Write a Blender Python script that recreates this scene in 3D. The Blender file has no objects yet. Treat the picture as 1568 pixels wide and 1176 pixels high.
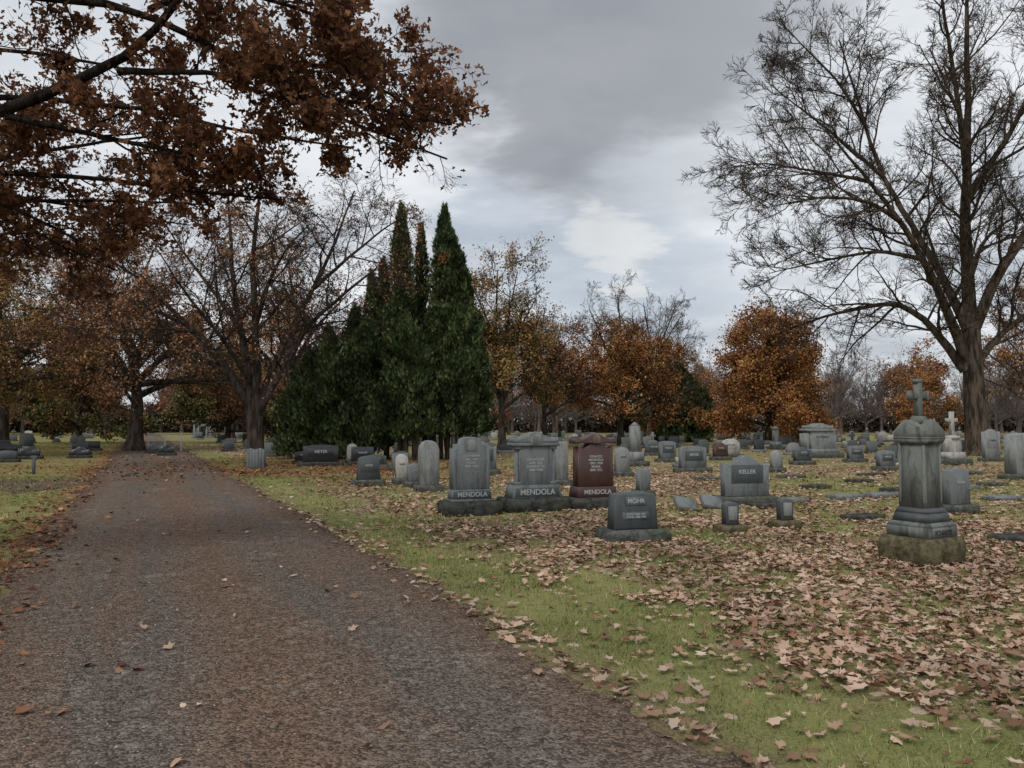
import bpy, math, random
import numpy as np
from mathutils import Vector
rng=np.random.default_rng(7); random.seed(7)
scene=bpy.context.scene
scene.view_settings.view_transform='Standard'; scene.view_settings.look='None'; scene.view_settings.exposure=0
COL=scene.collection
# ---------------------------------------------------------------- node helpers
class NT:
    def __init__(s,nt): s.nt=nt
    def n(s,t,inp=None,**kw):
        nd=s.nt.nodes.new(t)
        for k,v in kw.items(): setattr(nd,k,v)
        if inp:
            for k,v in inp.items():
                if isinstance(v,bpy.types.NodeSocket): s.nt.links.new(v,nd.inputs[k])
                else: nd.inputs[k].default_value=v
        return nd
    def math(s,op,a,b=None,c=None,clamp=False):
        d={0:a}
        if b is not None:d[1]=b
        if c is not None:d[2]=c
        return s.n('ShaderNodeMath',d,operation=op,use_clamp=clamp).outputs[0]
    def vm(s,op,a,b=None):
        d={0:a}
        if b is not None:d[1]=b
        nd=s.n('ShaderNodeVectorMath',d,operation=op)
        return nd
    def mul(s,col,k):
        nd=s.vm('SCALE',col)
        if isinstance(k,bpy.types.NodeSocket): s.nt.links.new(k,nd.inputs['Scale'])
        else: nd.inputs['Scale'].default_value=k
        return nd.outputs[0]
    def mix(s,f,a,b,bt='MIX'):
        nd=s.nt.nodes.new('ShaderNodeMix'); nd.data_type='RGBA'; nd.blend_type=bt
        for i,v in ((0,f),(6,a),(7,b)):
            if isinstance(v,bpy.types.NodeSocket): s.nt.links.new(v,nd.inputs[i])
            else: nd.inputs[i].default_value=v if i==0 else (tuple(v)+(1,))[:4]
        return nd.outputs[2]
    def noise(s,vec,scale,detail=4,rough=.55,dist=0):
        return s.n('ShaderNodeTexNoise',{'Vector':vec,'Scale':scale,'Detail':detail,'Roughness':rough,'Distortion':dist}).outputs['Fac']
    def mr(s,v,a,b,c=0.,d=1.,smooth=True):
        return s.n('ShaderNodeMapRange',{0:v,1:a,2:b,3:c,4:d},interpolation_type='SMOOTHSTEP' if smooth else 'LINEAR').outputs[0]
    def ramp(s,f,stops):
        nd=s.nt.nodes.new('ShaderNodeValToRGB'); s.nt.links.new(f,nd.inputs[0])
        cr=nd.color_ramp
        while len(cr.elements)<len(stops): cr.elements.new(.5)
        for e,(p,c) in zip(cr.elements,stops): e.position=p; e.color=tuple(c)+(1,)
        return nd.outputs[0]
def newmat(name):
    m=bpy.data.materials.new(name); m.use_nodes=True; m.node_tree.nodes.clear()
    t=NT(m.node_tree); return m,t
def finish(t,col,rough=.9,bump=None,bs=.3,bd=.01,transl=0,spec=.2,diff=False):
    if diff: p=t.n('ShaderNodeBsdfDiffuse'); key='Color'
    else: p=t.n('ShaderNodeBsdfPrincipled',{'Roughness':rough,'Specular IOR Level':spec}); key='Base Color'
    if isinstance(col,bpy.types.NodeSocket): t.nt.links.new(col,p.inputs[key])
    else: p.inputs[key].default_value=tuple(col)+(1,)
    if bump is not None:
        b=t.n('ShaderNodeBump',{'Height':bump,'Strength':bs,'Distance':bd}); t.nt.links.new(b.outputs[0],p.inputs['Normal'])
    out=p.outputs[0]
    if transl:
        tr=t.n('ShaderNodeBsdfTranslucent')
        if isinstance(col,bpy.types.NodeSocket): t.nt.links.new(col,tr.inputs[0])
        else: tr.inputs[0].default_value=tuple(col)+(1,)
        out=t.n('ShaderNodeMixShader',{0:transl,1:out,2:tr.outputs[0]}).outputs[0]
    t.n('ShaderNodeOutputMaterial',{0:out})
def objco(t): return t.n('ShaderNodeTexCoord').outputs['Object']
def m_leaf(name,stops,transl=0,cl=.5,clscale=.6):
    m,t=newmat(name)
    r=t.n('ShaderNodeNewGeometry').outputs['Random Per Island']
    c=t.ramp(r,stops)
    nz=t.noise(objco(t),clscale,1.)
    k=t.mr(nz,.35,.65,1-cl,1+cl*.6)
    finish(t,t.mul(c,k),.75,transl=transl,diff=True)
    return m
def m_bark(name,a,b,sc=6,det=3.,bump=True):
    m,t=newmat(name); o=objco(t)
    st=t.n('ShaderNodeMapping',{'Vector':o,'Scale':(1,1,.22)}).outputs[0]
    n=t.noise(st,sc,det,.7)
    c=t.mix(t.mr(n,.35,.65),a,b)
    finish(t,c,.95,n if bump else None,1.,.08,diff=True); return m
def m_granite(name,base,amt=.35,rough=.75,stain=.6,spec=.25):
    m,t=newmat(name); o=objco(t)
    n=t.noise(o,170,1.,.7); b=np.array(base)
    c=t.mix(t.mr(n,.35,.65),tuple(b*(1-amt)),tuple(np.minimum(b*(1+amt),1)))
    st=t.n('ShaderNodeMapping',{'Vector':o,'Scale':(1,1,.22)}).outputs[0]
    s1=t.noise(st,7.,5,.7,.4); s2=t.noise(o,2.2,4,.65)
    c=t.mix(t.mr(s1,.46,.66,0,stain),c,tuple(b*.3+np.array((.004,.006,0))))
    c=t.mix(t.mr(s2,.5,.7,0,stain*.7),c,(b[0]*.6+.012,b[1]*.64+.016,b[2]*.5+.004))
    c=t.mix(t.mr(s2,.42,.3,0,.35),c,tuple(np.minimum(b*1.5,1)))
    finish(t,c,rough,n,.3,.006,spec=spec); return m
def m_rough(name,base):
    m,t=newmat(name); o=objco(t); b=np.array(base)
    n=t.noise(o,9,5,.7); n2=t.noise(o,60,2,.7); n3=t.noise(o,3,3,.6)
    c=t.mix(t.mr(n,.35,.65),tuple(b*.45),tuple(b*1.25)); c=t.mix(t.mr(n2,.45,.7,0,.5),c,tuple(b*.5))
    c=t.mix(t.mr(n3,.5,.7,0,.5),c,(b[0]*.75,b[1]*.85,b[2]*.5))
    finish(t,c,.95,n,.9,.04,diff=True); return m
# ---------------------------------------------------------------- mesh helpers
def mk(name,V,F,mat,parent=None,loc=(0,0,0),rot=0,smooth=False,attrs=None,mi=None,mats=None):
    V=np.asarray(V,dtype=np.float32).reshape(-1,3)
    me=bpy.data.meshes.new(name)
    if isinstance(F,np.ndarray):
        k=F.shape[1]; lt=np.full(len(F),k,dtype=np.int32); li=F.astype(np.int32).ravel()
    else:
        lt=np.array([len(f) for f in F],dtype=np.int32); li=np.array([i for f in F for i in f],dtype=np.int32)
    me.vertices.add(len(V)); me.vertices.foreach_set('co',V.ravel())
    me.loops.add(len(li)); me.loops.foreach_set('vertex_index',li)
    me.polygons.add(len(lt)); ls=np.concatenate([[0],np.cumsum(lt)[:-1]]).astype(np.int32)
    me.polygons.foreach_set('loop_start',ls); me.polygons.foreach_set('loop_total',lt)
    if smooth: me.polygons.foreach_set('use_smooth',np.ones(len(lt),dtype=bool))
    for m in (mats or [mat]): me.materials.append(m)
    if mi is not None: me.polygons.foreach_set('material_index',np.array(mi,dtype=np.int32))
    me.update(calc_edges=True)
    if attrs:
        for an,av in attrs.items():
            a=me.attributes.new(an,'FLOAT','POINT'); a.data.foreach_set('value',np.asarray(av,dtype=np.float32))
    o=bpy.data.objects.new(name,me); COL.objects.link(o)
    o.location=loc; o.rotation_euler=(0,0,rot)
    if parent: o.parent=parent
    return o
def empty(name,loc=(0,0,0),rot=0):
    o=bpy.data.objects.new(name,None); COL.objects.link(o); o.location=loc; o.rotation_euler=(0,0,rot); o.empty_display_size=.3
    return o
def nrm(a): return a/np.maximum(np.linalg.norm(a,axis=-1,keepdims=True),1e-9)
def tubes(P,R,sides):
    B,n,_=P.shape; T=nrm(np.gradient(P,axis=1))
    mt=nrm(T.mean(axis=1)); ref=np.cross(mt,np.array([.31,.52,.79])); ref=nrm(ref)[:,None,:]
    U=nrm(ref-(ref*T).sum(-1,keepdims=True)*T); W=np.cross(T,U)
    a=np.arange(sides)*2*np.pi/sides
    ring=P[:,:,None,:]+R[:,:,None,None]*(np.cos(a)[None,None,:,None]*U[:,:,None,:]+np.sin(a)[None,None,:,None]*W[:,:,None,:])
    V=ring.reshape(-1,3)
    b=np.arange(B)[:,None,None]*n*sides; i=np.arange(n-1)[None,:,None]*sides; j=np.arange(sides)[None,None,:]; j2=(j+1)%sides
    F=np.stack([b+i+j,b+i+j2,b+i+sides+j2,b+i+sides+j],-1).reshape(-1,4)
    return V,F
def resample(pts,r0,r1,n,g,jit=.03):
    p=np.array(pts,float); d=np.r_[0,np.cumsum(np.linalg.norm(np.diff(p,axis=0),axis=1))]
    t=np.linspace(0,d[-1],n); q=np.stack([np.interp(t,d,p[:,k]) for k in range(3)],1)
    for _ in range(2): q[1:-1]=.5*q[1:-1]+.25*(q[:-2]+q[2:])
    q[1:]+=g.normal(0,jit,(n-1,3))*d[-1]/10
    return q,r0+(r1-r0)*np.linspace(0,1,n)**.7
def spawn(P,R,m,ratio,ang,g,nseg,wob,up,tmin=.2,rr=.6,rk=.02,tip=.25,lenref=None,minr=.004,droop=0):
    B,n,_=P.shape; L=np.linalg.norm(np.diff(P,axis=1),axis=2).sum(1)
    b=np.repeat(np.arange(B),m); t=(np.tile(np.arange(m),B)+g.random(B*m))/m*(1-tmin)+tmin
    f=t*(n-1)*.9999; i=f.astype(int); w=(f-i)[:,None]
    S=P[b,i]*(1-w)+P[b,i+1]*w; r=R[b,i]*(1-w[:,0])+R[b,i+1]*w[:,0]
    pd=nrm(P[b,i+1]-P[b,i]); q=g.normal(size=pd.shape); q=nrm(q-(q*pd).sum(1,keepdims=True)*pd)
    a=np.radians(g.uniform(ang[0],ang[1],len(b)))[:,None]; D=np.cos(a)*pd+np.sin(a)*q
    Lr=L[b] if lenref is None else np.full(len(b),lenref)
    Lc=Lr*ratio*(1.2-.7*t)*g.uniform(.6,1.35,len(b)); rc=np.maximum(np.minimum(r*rr,Lc*rk),minr)
    Q=np.empty((len(b),nseg+1,3)); Q[:,0]=S
    for k in range(nseg):
        D=nrm(D+g.normal(0,wob,D.shape)+np.array([0,0,up-droop*k/nseg])); Q[:,k+1]=Q[:,k]+D*(Lc/nseg)[:,None]
    RR=rc[:,None]*np.linspace(1,tip,nseg+1)[None,:]
    return Q,RR
def frames(N,g,bias=(0,0,0)):
    n=nrm(g.normal(size=(N,3))+np.array(bias)); q=g.normal(size=(N,3)); t=nrm(q-(q*n).sum(1,keepdims=True)*n)
    return t,np.cross(n,t),n
def scatter(pos,size,tmpl,tf,g,bias=(0,0,0),fr=None):
    N=len(pos); t,bb,n=fr if fr is not None else frames(N,g,bias); T=np.array(tmpl,float); s=np.asarray(size).reshape(-1,1,1)*np.ones((N,1,1))
    V=pos[:,None,:]+s*(T[None,:,0:1]*t[:,None,:]+T[None,:,1:2]*bb[:,None,:]+T[None,:,2:3]*n[:,None,:])
    tf=np.array(tf); F=(np.arange(N)[:,None,None]*len(T)+tf[None]).reshape(-1,tf.shape[1])
    return V.reshape(-1,3),F
RH=([(0,-.5,0),(.3,0,.06),(0,.5,0),(-.3,0,.06)],[[0,1,2,3]])
OAK=([(0,-.5,0),(.18,-.28,.03),(.1,-.08,.02),(.34,.08,.1),(.16,.24,.05),(0,.55,.0),(-.16,.24,.05),(-.34,.08,.1),(-.1,-.08,.02),(-.18,-.28,.03)],
     [[0,1,2,5],[2,3,4,5],[0,5,8,9],[5,6,7,8]])
def litter(seed):
    """one dry lobed leaf: irregular outline folded along the midrib"""
    g=np.random.default_rng(seed); v=[(0,0,0)]; n=12; fold=g.uniform(-.25,.6); cv=g.uniform(-.3,.6); asp=g.uniform(.5,.9)
    for k in range(n):
        a=k*2*math.pi/n+g.normal(0,.1); r=.5*g.uniform(.5,.85) if k%2 else .5*g.uniform(.85,1.2)
        if k==n//2: r=.66
        x=r*math.sin(a)*asp; y=-r*math.cos(a); v.append((x,y,fold*abs(x)*.9+cv*y*y+g.normal(0,.02)))
    return v,[[0,1+k,1+(k+1)%n] for k in range(n)]
def tree(name,loc,limbs,levels,bark,g,leaf=None,rot=0,scale=1,tsides=10):
    par=empty(name,loc,rot); Vs=[];Fs=[];off=0
    Ps=[];Rs=[]
    n=18
    for k,(pts,r0,r1) in enumerate(limbs):
        q,r=resample(pts,r0,r1,n,g,.014 if k else .004)
        if k==0:
            r=r.copy(); r[0]*=1.5; r[1]*=1.15
        Ps.append(q);Rs.append(r)
    P=np.array(Ps);R=np.array(Rs)
    V,F=tubes(P,R,tsides); Vs.append(V);Fs.append(F+off);off+=len(V)
    P=P[1:];R=R[1:]
    last=[]
    for li,lv in enumerate(levels):
        lv=dict(lv); sd=lv.pop('sides',3); P,R=spawn(P,R,g=g,**lv)
        V,F=tubes(P,R,sd); Vs.append(V);Fs.append(F+off);off+=len(V); last.append(P)
    mk('branches',np.concatenate(Vs),np.concatenate(Fs),bark,par,smooth=True)
    if leaf:
        src=np.concatenate([a[:, -2:].reshape(-1,3) for a in last[-leaf.get('lv',2):]]+[last[-1].reshape(-1,3)])
        N=leaf['n']; p=src[g.integers(0,len(src),N)]+g.normal(0,leaf.get('jit',.12),(N,3))
        if 'keep' in leaf: p=p[leaf['keep'](p,g)]
        p=p[p[:,2]>.25]
        tm=leaf.get('tm',RH)
        V,F=scatter(p,leaf['size']*g.uniform(.6,1.3,len(p)),tm[0],tm[1],g,leaf.get('bias',(0,0,0)))
        mk('leaves',V,F,leaf['mat'],par)
    return par
def auto_limbs(H,CR,r,fork,g,n=7,lo=.25):
    L=[([(0,0,-.1),(g.normal(0,.1),g.normal(0,.1),fork),(g.normal(0,.3),g.normal(0,.3),H*.6),(g.normal(0,.5),g.normal(0,.5),H*.92)],r,.03)]
    L.append(L[0])
    for k in range(n):
        a=k*2.399+g.normal(0,.3); e=((k+.5)/n+g.uniform(-.1,.1)); e=min(max(e,0),1); z0=fork*g.uniform(.8,1.3)+e*(H-fork)*.2
        rad=CR*(.95-.5*e)*.9; zt=fork+(H-fork)*(lo+(.88-lo)*e)
        L.append(([(0,0,z0),(rad*.35*math.cos(a),rad*.35*math.sin(a),z0+(zt-z0)*.5),(rad*math.cos(a+.15),rad*math.sin(a+.15),zt)],r*.5,.03))
    return L
# ---------------------------------------------------------------- noise fields
def vnoise(x,y,cell,seed):
    g=np.random.default_rng(seed); G=g.random((256,256)); x=np.asarray(x)/cell+1000; y=np.asarray(y)/cell+1000
    xi=np.floor(x).astype(int); yi=np.floor(y).astype(int); fx=x-xi; fy=y-yi; fx=fx*fx*(3-2*fx); fy=fy*fy*(3-2*fy)
    a=G[xi%256,yi%256];b=G[(xi+1)%256,yi%256];c=G[xi%256,(yi+1)%256];d=G[(xi+1)%256,(yi+1)%256]
    return (a*(1-fx)+b*fx)*(1-fy)+(c*(1-fx)+d*fx)*fy
def sm(a,b,x): t=np.clip((x-a)/(b-a),0,1); return t*t*(3-2*t)
SL=.48; SC=math.sqrt(1+SL*SL); RA=math.atan(SL)
def sdist(X,Y): return (X+SL*Y-2.8)/SC
def leafdens(X,Y):
    s=sdist(X,Y); n=.5*vnoise(X,Y,1.3,3)+.5*vnoise(X,Y,.4,4); big=vnoise(X,Y,2.6,5)
    mod=np.clip((n-.16)*2.3,.12,1.3)
    right=(.10+sm(1.0,2.1,s+(n-.5)*1.6)*(1.1-.45*sm(8,14,s)-.22*sm(13,22,Y)))*mod+.35*np.exp(-(s/.22)**2)
    right=right*(.5+.95*big)
    left=.75*np.exp(-((s+3.85)/.5)**2)+.2*mod+.2*sm(20,30,Y)
    road=.016+.6*sm(-3.2,-3.7,s)*mod+.75*sm(22,31,Y)*mod+.12*np.exp(-(s/.15)**2)
    d=np.where(s>0,right,np.where(s>-3.7,road,left))
    r=np.hypot(X+9.9,Y-29.5); d=np.maximum(d,.8*sm(10,3,r)*mod*np.where((s>-.0),1,.9))
    return np.clip(d,0,1)
def rust(X,Y):
    s=sdist(X,Y); r=np.hypot(X+9.9,Y-29.5)
    return np.clip(np.maximum(sm(-2.,-3.2,s),sm(14,6,r)),0,1)
# ---------------------------------------------------------------- materials
TAN=[(0,(.17,.095,.06)),(.2,(.30,.185,.125)),(.5,(.42,.29,.215)),(.8,(.52,.395,.31)),(.92,(.34,.20,.13)),(1,(.13,.055,.035))]
RUST=[(0,(.10,.045,.03)),(.4,(.19,.085,.05)),(.75,(.28,.14,.075)),(1,(.40,.25,.15))]
gm,t=newmat('lawn'); o=objco(t)
n1=t.noise(o,.35,3,.6); n2=t.noise(o,7,3,.7); n3=t.noise(o,45,2,.7)
c=t.mix(t.mr(n1,.35,.65),(.145,.17,.052),(.24,.225,.09))
c=t.mix(t.mr(n2,.4,.7,0,.6),c,(.115,.12,.045)); c=t.mix(t.mr(n3,.4,.65,0,.5),c,(.30,.275,.14))
at=t.n('ShaderNodeAttribute',attribute_name='leaf').outputs['Fac']; ar=t.n('ShaderNodeAttribute',attribute_name='rust').outputs['Fac']; ad=t.n('ShaderNodeAttribute',attribute_name='dirt').outputs['Fac']
dc=t.mix(t.mr(n3,.35,.65),(.09,.065,.042),(.20,.15,.10))
c=t.mix(t.math('MULTIPLY',ad,t.mr(n2,.3,.6,.4,1.)),c,dc)
vo=t.n('ShaderNodeTexVoronoi',{'Vector':o,'Scale':11.,'Randomness':1.})
vs=t.n('ShaderNodeSeparateColor',{0:vo.outputs['Color']})
lc=t.mix(ar,t.ramp(vs.outputs[1],TAN),t.ramp(vs.outputs[1],RUST))
lf=t.math('GREATER_THAN',at,vs.outputs[0])
c=t.mix(t.math('MULTIPLY',lf,.9),c,lc)
finish(t,c,.95,n3,.7,.02,diff=True)
def m_road(name,flip=False):
    m,t=newmat(name); o=objco(t)
    sx=t.n('ShaderNodeSeparateXYZ',{0:o}).outputs[0]
    wn=t.noise(o,.6,3,.6); s=t.math('ADD',sx,t.math('MULTIPLY',t.math('SUBTRACT',wn,.5),.9))
    f=t.noise(o,150,2,.7); m2=t.noise(o,9,4,.75)
    vo=t.n('ShaderNodeTexVoronoi',{'Vector':o,'Scale':62.}); vc=t.n('ShaderNodeSeparateColor',{0:vo.outputs['Color']}).outputs[0]
    vo2=t.n('ShaderNodeTexVoronoi',{'Vector':o,'Scale':26.}); vc2=t.n('ShaderNodeSeparateColor',{0:vo2.outputs['Color']}).outputs[0]
    c=t.mix(t.mr(f,.3,.7),(.15,.117,.094),(.23,.183,.150))
    tr=t.math('ADD',t.math('EXPONENT',t.math('MULTIPLY',t.math('POWER',t.math('MULTIPLY',t.math('ADD',s,.95),2.2),2),-1)),t.math('EXPONENT',t.math('MULTIPLY',t.math('POWER',t.math('MULTIPLY',t.math('ADD',s,2.6),2.2),2),-1)))
    c=t.mix(t.math('MULTIPLY',tr,.7),c,(.142,.126,.114))
    mid=t.math('EXPONENT',t.math('MULTIPLY',t.math('POWER',t.math('MULTIPLY',t.math('ADD',s,1.8),3.0),2),-1)); c=t.mix(t.math('MULTIPLY',mid,.75),c,(.19,.12,.085))
    br=t.mr(t.noise(t.n('ShaderNodeMapping',{'Vector':o,'Scale':(1.6,.25,1)}).outputs[0],1.,4,.7),.43,.6,0,.7)
    c=t.mix(br,c,(.19,.13,.095))
    ed=t.mr(t.math('ABSOLUTE',t.math('ADD',sx,1.85)),1.25,1.9); c=t.mix(t.math('MULTIPLY',ed,.65),c,(.14,.092,.065))
    pale=t.mr(t.noise(o,1.1,5,.75),.57,.68,0,.55); c=t.mix(pale,c,(.31,.27,.225))
    dk=t.mr(m2,.48,.66,0,.5); c=t.mix(dk,c,(.09,.07,.058))
    c=t.mul(c,t.mr(vc,0.,1.,.55,1.42)); c=t.mix(t.mr(vc2,.94,.96,0,.5),c,(.31,.275,.24)); c=t.mix(t.mr(vc2,.07,.05,0,.5),c,(.06,.05,.042))
    h=t.math('ADD',t.math('ADD',t.math('MULTIPLY',vo.outputs['Distance'],-.9),t.math('MULTIPLY',vc,.25)),t.math('MULTIPLY',m2,2.))
    finish(t,c,.9,h,1.,.018,diff=True); return m
road_m=m_road('road_gravel_asphalt')
bark_oak=m_bark('bark_oak',(.012,.010,.009),(.042,.034,.03),14)
bark_dark=m_bark('bark_dark',(.026,.021,.018),(.085,.07,.059))
bark_mid=m_bark('bark_grey',(.05,.04,.032),(.15,.12,.095),6,2.)
bark_haze=m_bark('bark_haze',(.14,.115,.105),(.20,.17,.155),2,1.,False)  # bark colour lightened to paint in distance haze
leaf_oak=m_leaf('oak_leaves',[(0,(.07,.034,.022)),(.4,(.155,.073,.043)),(.8,(.24,.115,.065)),(1,(.36,.19,.10))],.35,.3,.8)
leaf_or=m_leaf('orange_leaves',[(0,(.19,.082,.036)),(.5,(.34,.15,.062)),(.85,(.43,.22,.085)),(1,(.50,.34,.13))],0,.4,.45)
leaf_orgr=m_leaf('orange_green_leaves',[(0,(.14,.125,.045)),(.35,(.25,.19,.07)),(.65,(.36,.19,.08)),(1,(.46,.29,.12))],0,.4,.4)
leaf_br=m_leaf('brown_leaves',[(0,(.15,.075,.045)),(.5,(.26,.138,.08)),(.9,(.36,.205,.12)),(1,(.48,.20,.08))],0,.45,.4)
leaf_dk=m_leaf('dark_green_leaves',[(0,(.06,.07,.028)),(.6,(.12,.12,.05)),(1,(.24,.16,.07))],0,.5,.4)
leaf_con=m_leaf('arborvitae_foliage',[(0,(.038,.058,.028)),(.5,(.072,.103,.046)),(.9,(.12,.15,.065)),(1,(.21,.19,.09))],0,.6,1.1)
core_block=m_leaf('light_block_dark',[(0,(.012,.018,.008)),(1,(.02,.028,.012))],0,.5,.9)  # very dark colour for the light-blocking core added inside the conifers
fl_tan=m_leaf('fallen_leaf_tan',TAN,0,.25,.8); fl_rust=m_leaf('fallen_leaf_rust',RUST,0,.3,.8)
grass_m=m_leaf('grass_blades',[(0,(.11,.135,.042)),(.4,(.175,.205,.068)),(.75,(.25,.255,.10)),(1,(.40,.35,.19))],0,.4,.7)
G_med=m_granite('granite_grey',(.165,.18,.185)); G_lt=m_granite('granite_light',(.24,.25,.248),.25,stain=.6)
G_dk=m_granite('granite_dark',(.07,.08,.085),.4,.5,.4,.4); G_red=m_granite('granite_red',(.07,.034,.03),.4,.4,.3,.45)
G_white=m_granite('marble_white',(.42,.41,.38),.1,stain=.6); G_ob=m_granite('granite_weathered',(.16,.17,.16),.3,stain=.9)
G_black=m_granite('granite_black',(.03,.032,.035),.4,.25,.1,.5); R_gr=m_rough('rough_granite',(.12,.125,.115)); R_dk=m_rough('rough_granite_dark',(.08,.08,.075)); R_mo=m_rough('rough_mossy',(.14,.12,.075))
L_lt,tt=newmat('lettering_light'); finish(tt,(.40,.42,.42),.8)
L_dk,tt=newmat('lettering_dark'); finish(tt,(.06,.065,.065),.8)
# ---------------------------------------------------------------- ground sheet
u=np.linspace(-1,1,420); xs=8*np.sinh(5.8*u); ys=8*np.sinh(5.8*u)+9
XX,YY=np.meshgrid(xs,ys); V=np.stack([XX,YY,0*XX],-1).reshape(-1,3); n=420
i,j=np.meshgrid(np.arange(n-1),np.arange(n-1)); a=(j*n+i).ravel(); F=np.stack([a,a+1,a+n+1,a+n],1)
X=V[:,0];Y=V[:,1]; D=leafdens(X,Y)*(.3+.5*sm(8,26,Y))*(1-.6*sm(45,90,Y)); s=sdist(X,Y)
dirt=.9*np.exp(-(np.clip(s,0,9)/.3)**2)*(s>-1)+.9*np.exp(-(np.clip(-3.7-s,0,9)/.35)**2)*(s<-1)+.4*sm(.56,.78,vnoise(X,Y,1.7,91))*(s>1)
ra=rust(X,Y); far=sm(40,70,Y); D=D*(1-far)+.18*far
mk('ground',V,F,gm,attrs={'leaf':D,'rust':ra,'dirt':np.clip(dirt,0,1)})
# ---------------------------------------------------------------- roads
def ribbon(name,mat,ts,le,re,z,origin,rot,cols=9):
    V=[];
    for k,tv in enumerate(ts):
        for c in range(cols):
            f=c/(cols-1); V.append((le[k]*(1-f)+re[k]*f,tv,z))
    m=len(ts); F=[(a*cols+b,a*cols+b+1,(a+1)*cols+b+1,(a+1)*cols+b) for a in range(m-1) for b in range(cols-1)]
    return mk(name,V,np.array(F),mat,loc=origin,rot=rot)
ts=np.concatenate([np.arange(-12,22,.06),np.arange(22,220,.5)])
le=-3.8+(vnoise(ts,ts*0,.9,11)-.5)*.4+(vnoise(ts,ts*0,.22,12)-.5)*.18
re=.03+(vnoise(ts,ts*0,1.1,13)-.5)*.3+(vnoise(ts,ts*0,.2,14)-.5)*.18+(vnoise(ts,ts*0,.07,17)-.5)*.14
ribbon('cemetery_road',road_m,ts,le,re,.008,(2.8,0,0),RA)
ts2=np.arange(0,60,.25); flare=2.2*np.exp(-ts2/1.3)
ribbon('side_road',road_m,ts2,-2.75-flare+(vnoise(ts2,ts2*0,.8,15)-.5)*.2,.0+flare*.7+(vnoise(ts2,ts2*0,.8,16)-.5)*.2,.004,(-11.2,22.6,0),math.radians(88))
g=np.random.default_rng(21); N=16000
ss=g.uniform(-3.9,.25,N); tt_=g.uniform(2.5,13,N)**1.0
px=2.8+ss*math.cos(RA)-tt_*math.sin(RA); py=ss*math.sin(RA)+tt_*math.cos(RA)
pos=np.stack([px,py,np.full(N,.01)],1)
OCT=([(1,0,0),(0,1,0),(-1,0,0),(0,-1,0),(.1,0,.8),(0,.1,-.5)],[[0,1,4],[1,2,4],[2,3,4],[3,0,4]])
V,F=scatter(pos,g.uniform(.003,.008,N)*(1+1.*(g.random(N)<.06)),OCT[0],OCT[1],g,fr=frames(N,g,(0,0,6)))
peb_m=m_leaf('pebbles',[(0,(.07,.055,.045)),(.5,(.16,.13,.108)),(.9,(.25,.21,.18)),(1,(.38,.34,.30))],0,.2)
mk('road_gravel',V,F,peb_m)
# ---------------------------------------------------------------- fallen leaves
par=empty('fallen_leaves')
def leafzone(x0,x1,y0,y1,dn,size,seed,near):
    g=np.random.default_rng(seed); N=int((x1-x0)*(y1-y0)*dn); x=g.uniform(x0,x1,N); y=g.uniform(y0,y1,N)
    k=g.random(N)<leafdens(x,y); k&=np.abs(x)<y*.78+3; k&=(sdist(x,y)>-.05)|(g.random(N)<.5)
    x=x[k];y=y[k];N=len(x); ru=g.random(N)<rust(x,y)
    z=np.where(sdist(x,y)<0,.013,.020)+g.random(N)*.02
    p=np.stack([x,y,z],1); sz=size*g.uniform(.4,1.3,N)
    fr=frames(N,g,(0,0,4.2)); nv_=8 if near else 1; var=g.integers(0,nv_,N)
    for ty,mat,nm in ((False,fl_tan,'tan_leaves'),(True,fl_rust,'rust_leaves')):
        for v in range(nv_):
            q=(ru==ty)&(var==v)
            if q.sum()==0: continue
            st=litter(v+3) if near else ([(0,-.5,0),(.42,-.1,.1),(.1,.5,.02),(-.4,.12,.12)],[[0,1,2,3]])
            Vv,Ff=scatter(p[q],sz[q],st[0],st[1],g,fr=tuple(a[q] for a in fr)); mk(nm,Vv,Ff,mat,par)
leafzone(-9,12,1.2,13,330,.085,31,True)
leafzone(-26,26,13,30,100,.10,32,False)
leafzone(-45,48,30,62,15,.13,33,False)
# ---------------------------------------------------------------- grass
g=np.random.default_rng(41)
def grass(x0,x1,y0,y1,dn,h,w):
    N=int((x1-x0)*(y1-y0)*dn); x=g.uniform(x0,x1,N); y=g.uniform(y0,y1,N); s=sdist(x,y)
    k=((s>.04)|(s<-3.85))&(np.abs(x)<y*.78+1.5); k&=g.random(N)<np.clip(np.where(s>0,s,-3.75-s)*1.8+.06,0,1)*(.3+.9*vnoise(x,y,.35,44))*(1-.6*sm(.55,.75,vnoise(x,y,1.7,91)))
    x=x[k];y=y[k];N=len(x); a=g.uniform(0,6.28,N); hh=h*g.uniform(.4,1.3,N)*(.6+.9*vnoise(x,y,.5,45)); ww=w*g.uniform(.6,1.3,N)
    b=np.stack([x,y,np.zeros(N)],1); d=np.stack([np.cos(a),np.sin(a),0*a],1)
    ln=np.stack([g.normal(0,.5,N)*hh,g.normal(0,.5,N)*hh,hh],1)
    V=np.stack([b-d*ww[:,None],b+d*ww[:,None],b+ln],1).reshape(-1,3); F=np.arange(3*N).reshape(-1,3); return V,F
A=[grass(-8,7,1.8,6.5,2800,.036,.003),grass(-10,10,6.5,12,900,.045,.005),grass(-20,18,12,24,130,.055,.011)]
off=0;Vs=[];Fs=[]
for V,F in A: Vs.append(V);Fs.append(F+off);off+=len(V)
mk('grass',np.concatenate(Vs),np.concatenate(Fs),grass_m)
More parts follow.
